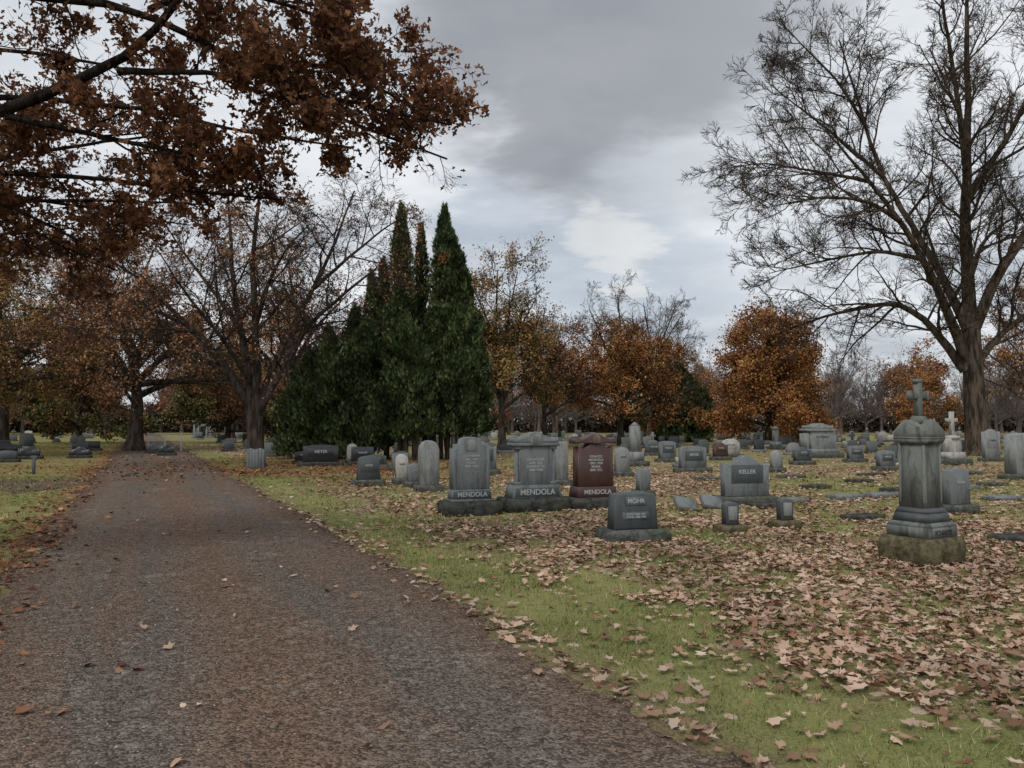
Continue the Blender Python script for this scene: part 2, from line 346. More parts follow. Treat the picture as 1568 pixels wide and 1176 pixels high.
# ---------------------------------------------------------------- trees
LVR=[dict(m=15,ratio=.5,ang=(30,70),nseg=8,wob=.13,up=.05,tmin=.12,sides=5,rk=.02,lenref=8.5,minr=.03),
    dict(m=9,ratio=.45,ang=(30,60),nseg=6,wob=.14,up=.03,tmin=.1,sides=3,rk=.018,minr=.02),
    dict(m=7,ratio=.5,ang=(25,55),nseg=4,wob=.15,up=.03,tmin=.1,rk=.018,minr=.0145),
    dict(m=4,ratio=.6,ang=(20,50),nseg=2,wob=.14,up=.02,tmin=.1,rk=.016,minr=.0115)]
g=np.random.default_rng(101)
tr=[([(0,0,-.1),(-.05,0,2.5),(-.1,0,5),(-.1,.1,7.5)],.58,.42),
 ([(-.1,0,3.6),(-.6,0,5.6),(-1.4,-.4,7),(-2.3,-.8,8.7),(-3.2,-1,10.4),(-4.5,-1.4,12),(-6.2,-1.8,14),(-8.3,-2,16.3)],.36,.04),
 ([(-.1,0,5),(0,.1,7.3),(-.2,.3,10.7),(.3,.6,14.8),(.7,1,18.5),(.9,1.3,23.5),(1.5,1.5,29)],.42,.05),
 ([(-.5,0,4.4),(-2.2,.6,7.3),(-3.5,1.2,8.2),(-5.2,1.6,7.9),(-6.9,2,7.5),(-9.4,2.4,6.6)],.27,.03),
 ([(-.3,0,6.5),(-.9,1,9.4),(-1.9,2,12.4),(-3.2,3,15.8),(-3.9,3.6,19.5),(-4.9,4,24)],.28,.04),
 ([(0,0,6.5),(.9,-.6,9.4),(2.5,-1.2,11.7),(4.2,-1.8,15.1),(5.6,-2,20.2),(6,-2,25)],.32,.04),
 ([(0,0,4.6),(1,.5,5.6),(2.4,1,6.7),(4.4,1.6,8),(8,2,9.4)],.25,.03),
 ([(-4.4,-1.4,11.9),(-6.6,-2.6,12.6),(-9,-3.2,12.6),(-12,-3.6,11.9)],.15,.02),
 ([(-3,-1,10),(-5,-.5,10.6),(-7.6,.2,10.2),(-10.4,.6,9.6)],.14,.02),
 ([(-6,-1.7,13.8),(-8.6,-1,14.6),(-11,-.5,15.2),(-12.4,-.2,15)],.11,.02),
 ([(-3.1,2.8,15.5),(-5.6,2.6,17.6),(-8.2,2.2,19.4),(-10,1.8,20.6)],.14,.02),
 ([(.3,.6,14.5),(-1,-1,18),(-2.4,-2.4,22),(-3.2,-3,26)],.2,.03),
 ([(.2,.5,13.5),(2,-.8,17),(3,-2.4,21),(3.4,-3,26)],.2,.03),
 ([(-.2,.3,10.5),(-1.4,-2,13),(-2.6,-4,16),(-4.6,-5,19)],.2,.03),
 ([(-.1,.1,9),(1.5,1.5,11.5),(3.6,2.5,13),(6.5,3,14)],.16,.03),
 ([(-3.7,3.4,18.5),(-5.4,3,21),(-7.6,2.6,23),(-9,2.4,24.4)],.12,.02)]
tree('bare_tree',(24.0,40,0),tr,LVR,m_bark('bark_big',(.03,.024,.019),(.125,.098,.078),5),g)
g=np.random.default_rng(102)
tr=[([(0,0,-.1),(-.03,0,1),(-.1,0,2),(-.15,0,2.9)],.36,.3),
 ([(-.1,0,1.9),(-.35,0,2.6),(-1.1,-.3,3.7),(-1.9,-.6,4.9),(-2.7,-.8,5.6),(-3.9,-1,6.9),(-5.5,-1.2,8)],.23,.03),
 ([(-.15,0,2.2),(-.35,.2,3.2),(-.9,.6,5.4),(-1.4,1,7.4),(-1.7,1.4,9.7),(-1.9,1.7,12)],.21,.03),
 ([(-.1,0,2.4),(.1,-.2,3.3),(.1,-.6,5.4),(0,-.9,7.9),(.4,-1.2,10.4),(.6,-1.4,12.8)],.2,.03),
 ([(0,0,2.2),(.35,.2,3.3),(1.1,.6,5.4),(1.9,1,7.1),(2.7,1.4,9.2),(3.3,1.8,11.3)],.2,.03),
 ([(.05,0,2),(.5,-.1,2.9),(1.1,-.4,3.7),(2.2,-.8,5.4),(3.7,-1.2,6.6),(5.1,-1.5,7.6)],.18,.03),
 ([(-1.1,-.3,3.6),(-2.5,-1,4.5),(-4.5,-1.6,5.1),(-6.9,-2.,5.6)],.12,.02),
 ([(-.9,.6,5.4),(-2.6,1.4,7.4),(-4,2,9),(-5,2.4,10.4)],.12,.02),
 ([(.1,-.6,5.4),(1,-2,6.8),(2,-3.2,7.8),(3,-4,8.4)],.12,.02),
 ([(-.1,0,3),(-.8,-1.6,4.8),(-1.6,-3,6.2),(-2.2,-4,7.6)],.13,.02),
 ([(-2.5,-.8,5.4),(-4,.4,6),(-6,1.2,6.8),(-7.6,1.6,7.2)],.1,.02),
 ([(1.9,1,7.1),(3.4,.6,8.3),(4.8,.2,9.3),(5.8,0,9.9)],.1,.02)]
LV2=[dict(m=12,ratio=.54,ang=(35,75),nseg=7,wob=.13,up=.0,tmin=.22,sides=5,rk=.018,lenref=5.2),
    dict(m=8,ratio=.46,ang=(30,65),nseg=5,wob=.14,up=.0,tmin=.12,sides=3,rk=.018,minr=.012),
    dict(m=6,ratio=.5,ang=(30,60),nseg=4,wob=.14,up=.0,tmin=.1,rk=.018,minr=.009),
    dict(m=4,ratio=.6,ang=(25,55),nseg=2,wob=.14,up=.0,tmin=.1,rk=.014,minr=.0075)]
keepB=lambda p,g:g.random(len(p))<np.where(p[:,0]<1.5,.95,.45)*np.where(p[:,2]>10.5,.2,1)*np.clip(vnoise(p[:,0],p[:,2],1.4,9)*1.8-.2,.05,1)
tree('maple_tree',(-9.9,30,0),tr,LV2,bark_dark,g,dict(n=40000,size=.10,mat=leaf_br,keep=keepB,lv=2))
g=np.random.default_rng(103)
tr=[([(-1.2,0,-.1),(-1.1,0,1.5),(-1,.1,3),(-.9,.2,5.5),(-.8,.2,8)],.42,.25),
 ([(-1,0,2.9),(1.2,.7,4.1),(3.5,1.2,4.65),(4,1.2,4.95),(4.5,1.2,5.1),(4.85,1.2,5.27),(5.1,1.2,5.7),(5.4,1.3,6.3)],.14,.03),
 ([(-.9,0,4.6),(1.5,1,5.8),(3.5,1.5,6.1),(4.7,1.6,5.95),(5.6,1.7,5.5),(6.1,1.8,5.0),(6.95,1.8,4.8),(7.55,1.8,4.58),(7.8,1.8,4.42)],.11,.01),
 ([(3.5,1.6,6.1),(5,1.8,6.4),(6.2,1.9,6.15),(6.9,2.,5.75),(7.3,2,5.4)],.05,.01),
 ([(-1,.1,2.6),(1.5,1.2,3.9),(3,1.6,4.25),(4.1,1.9,4.25),(5.2,2,4.1),(6,2,4.05)],.08,.01),
 ([(-.9,.1,3.8),(1.5,2,5.2),(3.8,2.6,5.4),(5.3,2.8,5.1),(6.6,2.8,4.9)],.08,.01),
 ([(-.9,.1,5),(1,0,6.6),(3.6,.2,6.6),(5,.4,6.3),(5.9,.6,5.8)],.08,.01),
 ([(3.5,1.2,4.65),(4.3,1.3,4.5),(5,1.5,4.4),(5.7,1.7,4.4)],.04,.01),
 ([(4.6,1.2,5.1),(5.4,1.0,5.0),(6.2,.9,4.9),(6.9,1,4.7)],.04,.01),
 ([(-.9,.1,3.2),(1.6,2.6,4.2),(3.2,3.2,4.4),(4.6,3.4,4.4)],.07,.01),
 ([(4.7,1.6,5.95),(5.6,1.2,6.1),(6.4,1,5.9),(7,1,5.6)],.04,.01),
 ([(1.2,.7,4.1),(2.2,1.2,4.2),(3.2,1.8,3.9),(4.0,2.2,3.5)],.05,.01),
 ([(1.2,.7,4.1),(2.,1.8,4.3),(2.8,2.6,3.9),(3.6,3.2,3.5)],.05,.01),
 ([(1.5,1.2,3.9),(2.4,2.4,4.6),(3.2,3.4,5.2),(4.4,4,5.6)],.05,.01),
 ([(-.9,.1,4.6),(1.4,2.8,6.2),(2.6,4,6.6),(4.2,4.6,6.4)],.07,.01),
 ([(5.6,1.7,5.5),(6.4,1.9,5.5),(7.1,2.1,5.3),(7.6,2.2,5.0)],.04,.01),
 ([(-.9,.1,3.6),(1.4,3,4.5),(2.4,4,4.6),(3.8,4.8,4.5)],.07,.01),
 ([(6.1,1.8,5.1),(6.8,1.4,4.9),(7.4,1.3,4.7),(7.9,1.3,4.6)],.035,.01)]
LV3=[dict(m=14,ratio=.62,ang=(30,80),nseg=6,wob=.22,up=.0,tmin=.3,sides=5,rk=.012,lenref=1.6,minr=.005),
 dict(m=7,ratio=.5,ang=(30,75),nseg=5,wob=.22,up=.03,tmin=.15,sides=4,rk=.011,minr=.003),
 dict(m=4,ratio=.5,ang=(30,70),nseg=3,wob=.2,up=0,tmin=.2,rk=.01,minr=.002)]
tree('oak_tree',(-8.5,6.3,0),tr,LV3,bark_oak,g,dict(n=70000,size=.085,mat=leaf_oak,lv=1,jit=.05,tm=OAK,
   keep=lambda p,g:((g.random(len(p))<np.clip(vnoise(p[:,0]*1.,p[:,2]+p[:,1]*.5,.4,19)*1.7-.22,0.02,1))&(p[:,0]>-1)&(p[:,2]<8)&(p[:,2]>3.2+1.1*sm(3.4,6.6,p[:,0])+g.normal(0,.12,len(p)))))
   ,tsides=9)
LV_md=[dict(m=7,ratio=.45,ang=(30,65),nseg=5,wob=.15,up=.05,tmin=.2,sides=3,rk=.02),
    dict(m=7,ratio=.5,ang=(25,60),nseg=4,wob=.16,up=.04,tmin=.15,rk=.018,minr=.014),
    dict(m=6,ratio=.5,ang=(25,60),nseg=2,wob=.16,up=.03,tmin=.1,rk=.016,minr=.012)]
LV_fine=LV_md+[dict(m=4,ratio=.6,ang=(25,55),nseg=2,wob=.15,up=.03,tmin=.1,rk=.014,minr=.012)]
def gt(name,x,y,H,CR,r,fork,seed,mat,n,size,bark=bark_dark,keep=None,fine=False,nl=9,lo=.25,jit=.25):
    g=np.random.default_rng(seed); L=auto_limbs(H,CR,r,fork,g,nl,lo)
    leaf=None
    if n: leaf=dict(n=n,size=size,mat=mat,lv=2,jit=jit); 
    if n and keep: leaf['keep']=keep
    return tree(name,(x,y,0),L,LV_fine if fine else LV_md,bark,g,leaf,tsides=8)
clump=lambda s,a=1.6,b=.25:(lambda p,g:g.random(len(p))<np.clip(vnoise(p[:,0]+p[:,1]*.4,p[:,2],s,77)*a-b,0.03,1))
gt('oak_tree',-22.9,47,13.5,9.5,.5,3.2,201,leaf_br,40000,.18,keep=clump(1.5,1.9,.15),nl=13,lo=.08)
gt('oak_tree',-33,50,15,10,.5,3,202,leaf_br,38000,.19,keep=clump(1.5,1.9,.1),nl=13,lo=.08)
gt('oak_tree',-27.5,36,13,7.5,.4,2.6,212,leaf_orgr,36000,.15,keep=clump(1.3,1.8,.15),nl=12,lo=.1)
gt('maple_tree',-15.6,54,14.5,8.5,.5,3,203,leaf_br,28000,.18,keep=clump(1.7),nl=12,lo=.1)
gt('yew_tree',-37,66,9,6.5,.35,1.2,204,leaf_dk,24000,.26,lo=.02)
gt('yew_tree',-25,68,8,6.5,.3,1,205,leaf_dk,22000,.26,lo=.02)
gt('yew_tree',-47,60,10,7,.3,1,206,leaf_dk,22000,.26,lo=.02)
gt('yew_tree',-16.5,66,7,5,.3,1,218,leaf_dk,18000,.24,lo=.02)
gt('maple_tree',-29,80,14,8,.4,2,207,leaf_or,20000,.24,keep=clump(2),lo=.05)
gt('maple_tree',-.6,48,12.2,4.6,.28,2.4,208,leaf_orgr,26000,.16,keep=clump(1.3,1.9,.2),fine=True,nl=11,lo=.12)
gt('maple_tree',2.3,54,10.4,4.2,.24,2.4,209,leaf_br,16000,.15,keep=clump(1.3),fine=True,nl=10,lo=.1)
gt('maple_tree',8.2,58,12.3,6,.3,1.8,210,leaf_or,38000,.17,keep=lambda p,g:(p[:,2]<9.2-1.*(p[:,0]>0)+g.normal(0,.6,len(p)))&(g.random(len(p))<np.clip(vnoise(p[:,0],p[:,2],1.2,71)*1.8-.15,.05,1)),fine=True,nl=13,lo=.03)
gt('maple_tree',12.,68,13.5,6.2,.3,2.5,214,leaf_or,0,.16,fine=True,bark=bark_mid,nl=11)
gt('maple_tree',20.0,60,11.2,5.6,.35,1.3,211,leaf_or,66000,.2,keep=clump(1.1,2.4,.1),nl=16,lo=.0,jit=.35)
gt('maple_tree',24.6,74,10,5.4,.3,1.6,213,leaf_or,30000,.23,keep=clump(1.5,1.8,.1),nl=12,lo=.02)
gt('maple_tree',15.6,76,9.5,4.6,.3,1.6,219,leaf_orgr,20000,.23,keep=clump(1.5,1.8,.1),nl=12,lo=.02)
gt('maple_tree',42,62,14,7,.3,2.5,215,leaf_or,16000,.2,keep=clump(1.5,1.5,.2),bark=bark_mid,fine=True)
gt('maple_tree',36,48,10,5.5,.2,1.6,216,leaf_br,6000,.14,bark=bark_mid,fine=True)
gt('maple_tree',5,90,12,6,.3,2,217,leaf_br,14000,.24,bark=bark_mid)
SPR=([(0,-.2,0),(.18,.12,.02),(.1,.55,0),(0,.2,.05),(-.08,.65,0),(-.2,.1,.02)],[[0,1,2,3],[0,3,4,5]])
def cprof(t): return np.where(t<.15,.8+.2*t/.15,1)*np.clip(1-np.clip((t-.1)/.9,0,1)**3.2,0,1)**.95
def conifer(name,loc,spires,seed,dens=330,size=.3,trunks=True):
    g=np.random.default_rng(seed); par=empty(name,loc); Ps=[];Os=[];CV=[];CF=[];co=0;TP=[];TR=[]
    for k,(x,y,H,R,zl) in enumerate(spires):
        area=2*math.pi*R*(H-zl)*.8; N=int(area*dens)
        t=g.random(N)**1.1; th=g.uniform(0,6.283,N); z=zl+t*(H-zl)
        lump=1+.14*np.sin(3*th+z*2.1+k)+.1*np.sin(5*th-z*3.3+2*k)+.8*(vnoise(th*1.4+k*7,z,.6,k+50)-.5)+.4*(vnoise(th*2.5+k*7,z,.25,k+70)-.5)
        rr=R*cprof(t)*lump*(1-.5*g.random(N)**2.2)+.04
        P=np.stack([x+rr*np.cos(th),y+rr*np.sin(th),z+g.normal(0,.12,N)-.35*R*(t<.15)*g.random(N)],1); Ps.append(P)
        Os.append(np.stack([np.cos(th),np.sin(th),0*th],1))
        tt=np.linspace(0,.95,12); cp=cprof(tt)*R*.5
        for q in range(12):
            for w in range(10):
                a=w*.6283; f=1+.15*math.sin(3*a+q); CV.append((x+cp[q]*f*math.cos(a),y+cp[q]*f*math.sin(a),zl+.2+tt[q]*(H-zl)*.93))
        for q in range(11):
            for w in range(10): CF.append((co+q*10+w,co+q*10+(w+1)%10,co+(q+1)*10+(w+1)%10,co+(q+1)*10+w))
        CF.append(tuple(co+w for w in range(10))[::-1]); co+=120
        if trunks:
            for q in range(2):
                a=g.uniform(0,6.28); q0=np.array([x+.25*math.cos(a),y+.3*math.sin(a),-.05]); TP.append([q0,q0+[g.normal(0,.08),0,zl*.6],np.array([x,y,zl+1])]); TR.append([.13,.1,.08])
    P=np.concatenate(Ps);O=np.concatenate(Os);N=len(P)
    up=nrm(np.array([0,0,1.])+O*g.uniform(.1,1.1,(N,1))+g.normal(0,.3,(N,3))); n=nrm(O+g.normal(0,.6,(N,3))); n=nrm(n-(n*up).sum(1,keepdims=True)*up)
    V,F=scatter(P,size*g.uniform(.5,1.4,N),SPR[0],SPR[1],g,fr=(np.cross(up,n),up,n))
    mk('foliage',V,F,leaf_con,par); mk('light_block_core',CV,CF,core_block,par)  # second mesh is an added dark core, there to block light through the sprays
    if trunks:
        V,F=tubes(np.array(TP,float),np.array(TR),7); mk('trunks',V,F,bark_mid,par,smooth=True)
    return par
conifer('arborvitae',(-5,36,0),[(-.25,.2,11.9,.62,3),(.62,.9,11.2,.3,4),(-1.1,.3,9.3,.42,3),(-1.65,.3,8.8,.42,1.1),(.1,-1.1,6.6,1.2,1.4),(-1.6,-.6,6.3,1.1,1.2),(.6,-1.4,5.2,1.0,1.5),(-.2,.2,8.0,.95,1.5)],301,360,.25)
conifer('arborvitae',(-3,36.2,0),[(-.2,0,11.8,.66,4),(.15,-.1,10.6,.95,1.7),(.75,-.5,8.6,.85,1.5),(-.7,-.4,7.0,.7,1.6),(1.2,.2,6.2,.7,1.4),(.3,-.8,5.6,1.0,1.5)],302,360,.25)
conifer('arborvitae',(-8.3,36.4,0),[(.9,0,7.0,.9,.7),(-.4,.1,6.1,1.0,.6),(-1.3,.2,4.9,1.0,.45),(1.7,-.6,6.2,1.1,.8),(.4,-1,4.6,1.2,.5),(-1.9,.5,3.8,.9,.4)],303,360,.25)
conifer('spruce_tree',(15.2,71,0),[(0,0,6.9,2.1,.4),(1.6,.4,5.2,1.5,.3),(-1.4,.3,4.6,1.3,.3)],304,110,.5,False)
conifer('spruce_tree',(-9.5,58,0),[(0,0,7,2.2,.3)],305,110,.5,False)
g=np.random.default_rng(305); pl=np.concatenate([g.normal(0,.15,(110,3))+[-3.15,35.3,9.2],g.normal(0,.12,(50,3))+[-4.38,36.2,11.0],g.normal(0,.1,(25,3))+[-4.45,36.2,10.4]])
V,F=scatter(pl,g.uniform(.1,.16,len(pl)),*RH,g); mk('caught_leaves',V,F,leaf_or)
par=empty('distant_treeline'); g=np.random.default_rng(401)
protos=[]
for k in range(4):
    gg=np.random.default_rng(500+k); L=auto_limbs(14,6.5,.3,2.,gg,11,.1)
    leaf=dict(n=9000,size=.42,mat=(leaf_br,leaf_or)[k%2],lv=2,jit=.4,keep=clump(1.8,1.8,.1)) if k>=2 else None
    e=tree('t',(0,0,-500),L,LV_fine if k<2 else LV_md,bark_haze,gg,leaf,tsides=6)
    protos.append([c.data for c in e.children]); 
    for c in list(e.children): bpy.data.objects.remove(c)
    bpy.data.objects.remove(e)
def inst(x,y,k,s,sz):
    for d in protos[k]:
        o=bpy.data.objects.new('tree',d); COL.objects.link(o); o.parent=par; o.location=(x,y,0); o.rotation_euler=(0,0,g.uniform(0,6.28)); o.scale=(s,s,sz)
for x in np.arange(-115,130,4.4):
    y=122+g.normal(0,8); r=g.random(); k=0 if r<.4 else 1 if r<.78 else 2 if r<.92 else 3
    if x<-30: k=2 if r<.6 else 1
    s=g.uniform(.75,1.1); inst(x+g.normal(0,1.5),y,k,s,s*g.uniform(.85,1.05))
for x in np.arange(-150,170,5):
    y=150+g.normal(0,5); s=g.uniform(.9,1.2); inst(x,y,int(g.integers(0,2)) if g.random()<.8 else 2,s,s)
N=90000; x=g.uniform(-160,170,N); hh=2.6+2.6*vnoise(x,x*0,3.,61)+1.6*vnoise(x,x*0,1.1,62); y=158+g.normal(0,2.5,N); z=hh*g.random(N)**1.2
hm=m_leaf('scrub_far',[(0,(.08,.068,.052)),(.6,(.125,.10,.075)),(1,(.18,.14,.10))],0,.3,.15)
V,F=scatter(np.stack([x,y,z],1),g.uniform(.45,.95,N),*RH,g); mk('distant_scrub',V,F,hm)
# ---------------------------------------------------------------- monuments
class MB:
    def __init__(s): s.V=[];s.F=[];s.M=[]
    def prism(s,prof,y0,y1,m=0,c=.012,z0=0,x0=0):
        p=np.array(prof,float); n=len(p); ce=(p.max(0)+p.min(0))/2; ext=(p.max(0)-p.min(0))/2
        q=ce+(p-ce)*(1-c/np.maximum(ext,c*2)); b=len(s.V)
        for arr,y in ((q,y0),(p,y0+c),(p,y1-c),(q,y1)):
            for a in arr: s.V.append((a[0]+x0,y,a[1]+z0))
        s.F.append(tuple(b+i for i in range(n))); s.M.append(m)
        for r in range(3):
            for i in range(n):
                j=(i+1)%n; s.F.append((b+r*n+j,b+r*n+i,b+(r+1)*n+i,b+(r+1)*n+j)); s.M.append(m)
        s.F.append(tuple(b+3*n+i for i in range(n))[::-1]); s.M.append(m)
    def box(s,w,d,h,z0,m=0,c=.01,x0=0,yc=0): s.prism([(-w/2,0),(w/2,0),(w/2,h),(-w/2,h)],yc-d/2,yc+d/2,m,c,z0,x0)
    def frust(s,w0,w1,h,z0,m=0,d0=None,d1=None):
        d0=d0 or w0;d1=d1 or w1;b=len(s.V)
        for w,d,z in ((w0,d0,z0),(w1,d1,z0+h)):
            for sx,sy in ((-1,-1),(1,-1),(1,1),(-1,1)): s.V.append((sx*w/2,sy*d/2,z))
        s.F+= [(b,b+3,b+2,b+1),(b+4,b+5,b+6,b+7)]+[(b+i,b+(i+1)%4,b+4+(i+1)%4,b+4+i) for i in range(4)]; s.M+=[m]*6
    def rough(s,w,d,h,z0,m=0,seed=0,j=.02):
        g=np.random.default_rng(abs(int(seed))); out=[]
        nx=max(6,int(w/.07)); ny=max(5,int(d/.07))
        for k in range(nx): out.append((-w/2+w*k/nx,-d/2,0,-1))
        for k in range(ny): out.append((w/2,-d/2+d*k/ny,1,0))
        for k in range(nx): out.append((w/2-w*k/nx,d/2,0,1))
        for k in range(ny): out.append((-w/2,d/2-d*k/ny,-1,0))
        n=len(out); b=len(s.V); lv=[0,.2,.4,.6,.8,1.]
        for q,f in enumerate(lv):
            for (x,y,nx_,ny_) in out:
                a=(g.random()*j*1.6+j*math.sin(math.pi*f)) if q<5 else 0
                s.V.append((x+nx_*a,y+ny_*a,z0+h*f+(g.normal(0,.006) if 0<q<5 else 0)))
        for q in range(5):
            for i in range(n): jn=(i+1)%n; s.F.append((b+q*n+i,b+q*n+jn,b+(q+1)*n+jn,b+(q+1)*n+i)); s.M.append(m)
        s.F.append(tuple(b+5*n+i for i in range(n))); s.M.append(m)
    def cyl(s,x,y,z0,z1,r0,r1,m=0,n=12):
        b=len(s.V)
        for r,z in ((r0,z0),(r1,z1)):
            for i in range(n): s.V.append((x+r*math.cos(i*6.2832/n),y+r*math.sin(i*6.2832/n),z))
        for i in range(n): j=(i+1)%n; s.F.append((b+i,b+j,b+n+j,b+n+i)); s.M.append(m)
        s.F.append(tuple(b+n+i for i in range(n))); s.M.append(m)
    def obj(s,name,mats,parent=None,loc=(0,0,0),rot=0): return mk(name,s.V,s.F,None,parent,loc,rot,mi=s.M,mats=mats)
def prof(w,h,top,drop,taper=1.):
    pts=[(-w/2,0),(w/2,0)]; n=20; wt=w*taper
    for k in range(n+1):
        u=1-2*k/n; a=abs(u)
        if top=='oval': f=u*u
        elif top=='serp': f=.5-.5*math.cos(math.pi*min(a*1.25,1)) - (.25*max(0,(a-.8)/.2))
        elif top=='arch': f=1-math.sqrt(max(0,1-u*u))
        elif top=='gable': f=a
        elif top=='shoulder': f=0.25*(a/.62)**2 if a<.62 else 1
        else: f=0
        pts.append((u*wt/2,h-drop*f))
    return pts
def letter(txt,size,x,y,z,mat,par,tilt=0):
    cu=bpy.data.curves.new('lettering','FONT'); cu.body=txt; cu.size=size; cu.extrude=.003; cu.align_x='CENTER'; cu.align_y='CENTER'; cu.offset=size*.012; cu.materials.append(mat)
    o=bpy.data.objects.new('lettering',cu); COL.objects.link(o); o.parent=par; o.location=(x,y,z); o.rotation_euler=(math.radians(90)-tilt,0,0)
RT=math.radians(20)
p=empty('mendola_headstone',(-.76,13.9,0),RT); b=MB()
b.rough(.95,.58,.24,0,1,1,.03); b.box(.76,.4,.04,.24,0); b.prism([(-.37,0),(.37,0),(.34,.17),(-.34,.17)],-.18,.18,0,.012,.28)
b.prism(prof(.6,.93,'shoulder',.13,.97),-.12,.12,0,.015,.45); b.box(.07,.27,.72,.45,0,.01,-.305); b.box(.07,.27,.72,.45,0,.01,.305)
b.prism(prof(.2,.2,'arch',.1),-.13,-.11,2,.004,1.13); b.prism([(-.36,0),(.36,0),(.34,.13),(-.34,.13)],-.187,-.17,3,.003,.3)
b.obj('stone',[G_med,R_dk,G_lt,G_dk],p)
letter('MENDOLA',.115,0,-.19,.365,L_lt,p); letter('GIOVANNI\n1885 1941\nROSA\n1890 1962',.06,0,-.124,.95,L_lt,p)
p=empty('mendola_headstone',(.40,14.6,0),RT); b=MB()
b.rough(1.2,.62,.24,0,1,2,.03); b.prism([(-.5,0),(.5,0),(.45,.24),(-.45,.24)],-.22,.22,0,.015,.24)
b.box(.66,.26,.72,.48,0); 
for sx in (-.36,.36):
    b.box(.13,.3,.06,.48,0,x0=sx); b.cyl(sx,-.06,.54,1.14,.05,.045,0); b.box(.13,.3,.06,1.14,0,x0=sx)
b.box(.94,.36,.06,1.2,0); b.prism(prof(.9,.2,'serp',.13),-.17,.17,0,.015,1.26); b.prism(prof(.24,.19,'arch',.12),-.185,-.165,2,.004,1.24)
b.prism([(-.44,0),(.44,0),(.42,.16),(-.42,.16)],-.227,-.205,3,.003,.27)
b.obj('stone',[G_med,R_dk,G_lt,G_dk],p)
letter('MENDOLA',.145,0,-.23,.35,L_lt,p); letter('SALVATORE\n1878 1935\nCONCETTA\n1884 1958',.065,0,-.133,.85,L_lt,p)
p=empty('mendola_headstone',(1.56,14.95,0),RT); b=MB()
b.rough(1.04,.58,.22,0,1,3,.03); b.prism([(-.43,0),(.43,0),(.39,.2),(-.39,.2)],-.2,.2,0,.012,.22)
b.prism(prof(.76,.86,'serp',.13,.96),-.13,.13,0,.015,.42); b.prism(prof(.9,.18,'serp',.1,.9),-.16,.16,0,.012,1.24)
b.prism(prof(.17,.17,'arch',.08),-.175,-.155,2,.004,1.24)
b.obj('stone',[G_red,R_dk,m_granite('red_carving',(.22,.15,.14))],p)
letter('MENDOLA',.12,0,-.205,.32,L_lt,p); letter('IGNAZIO\nMENDOLA\n1893 1958\nMARIA\n1899 1971',.065,0,-.134,.86,L_lt,p)
p=empty('mohr_headstone',(1.66,10.75,0),math.radians(14)); b=MB()
b.rough(.86,.48,.17,0,1,4,.02); b.prism(prof(.66,.5,'oval',.03,.9),-.13,.13,0,.02,.17); b.prism([(-.2,0),(.2,0),(.19,.1),(-.19,.1)],-.14,-.125,2,.003,.31); b.prism([(-.15,0),(.15,0),(.15,.11),(-.15,.11)],-.14,-.125,2,.003,.5)
b.obj('stone',[G_dk,R_gr,m_granite('panel_grey',(.13,.145,.145))],p); letter('MOHR',.085,0,-.143,.555,L_lt,p); letter('JOHN  1880 1947\nANNA  1886 1969',.036,0,-.143,.36,L_lt,p)
p=empty('cross_monument',(4.78,9.1,0),math.radians(29)); b=MB()
b.rough(.62,.62,.33,-.02,1,5,.028); b.frust(.53,.53,.12,.31,0); b.frust(.53,.47,.05,.43,0); b.frust(.44,.40,.10,.48,2); b.frust(.40,.34,.06,.58,2)
b.frust(.33,.30,.74,.64,0)
for sx in (-1,1):
    for sy in (-1,1): b.cyl(sx*.145,sy*.145,.7,1.36,.022,.02,0,8)
b.frust(.35,.39,.05,1.38,0); b.frust(.39,.39,.03,1.43,0)
for q in (0,1):
    k=len(b.V); b.prism([(-.19,0),(.19,0),(.19,.06),(.0,.2),(-.19,.06)],-.2,.2,0,.01,1.46)
    if q: 
        for i in range(k,len(b.V)): x,y,z=b.V[i]; b.V[i]=(y*.985,x*.985,z-.002)
b.frust(.17,.1,.08,1.62,0); b.box(.085,.075,.4,1.7,0,.012); 
b.box(.27,.07,.08,1.9,0,.012)
for q in (-.145,.145): b.box(.045,.082,.11,1.885,0,.01,x0=q)
b.box(.115,.085,.045,2.09,0,.01)
b.obj('stone',[G_ob,R_mo,G_dk],p); letter('SCHMITT',.08,0,-.268,.37,L_dk,p)
def hs(name,x,y,w,h,top='oval',mat=None,base=True,rot=RT,t=.2,txt=True,drop=None,bm=None,taper=1.,seed=0):
    b=MB(); mat=mat or G_med; bh=min(.16,h*.25) if base else 0
    if base: b.rough(w*1.0,t+.2,bh,0,1,int(abs(x*31+y*17))+seed,.012)
    ww=w*.78 if base else w; dr=drop if drop is not None else {'oval':.06,'serp':.14,'arch':ww*.5,'gable':.12,'shoulder':.12,'flat':0}[top]
    b.prism(prof(ww,h-bh,top,dr,taper),-t/2,t/2,0,.014,bh)
    if txt and ww>.6: b.prism([(-ww*.36,0),(ww*.36,0),(ww*.36,(h-bh)*.45),(-ww*.36,(h-bh)*.45)],-t/2-.006,-t/2+.006,2,.003,bh+(h-bh)*.32)
    o=b.obj(name,[mat,bm or R_gr,G_dk if mat in (G_med,) else mat],None,(x,y,0),rot+random.uniform(-.05,.05))
    if txt:
        lt=L_dk if mat in (G_lt,G_white) else L_lt
        letter(random.choice(['WAGNER','KELLER','ROSSI','WALSH','BAUER','NOVAK','MEYER','O\'BRIEN']),ww*.12,0,-t/2-.009,bh+(h-bh)*.6,lt,o)
    return o
hs('headstone',-3.77,20.4,.8,.78,'oval',G_dk,taper=.85); hs('headstone',-2.97,20.9,.42,.8,'arch',G_white); hs('pillar_headstone',-2.0,18.6,.6,1.22,'arch',G_lt,t=.3,txt=False)
hs('headstone',-2.5,19.9,.45,.6,'oval',G_med); hs('pillar_headstone',1.28,20.5,.42,1.15,'arch',G_lt,t=.3,txt=False)
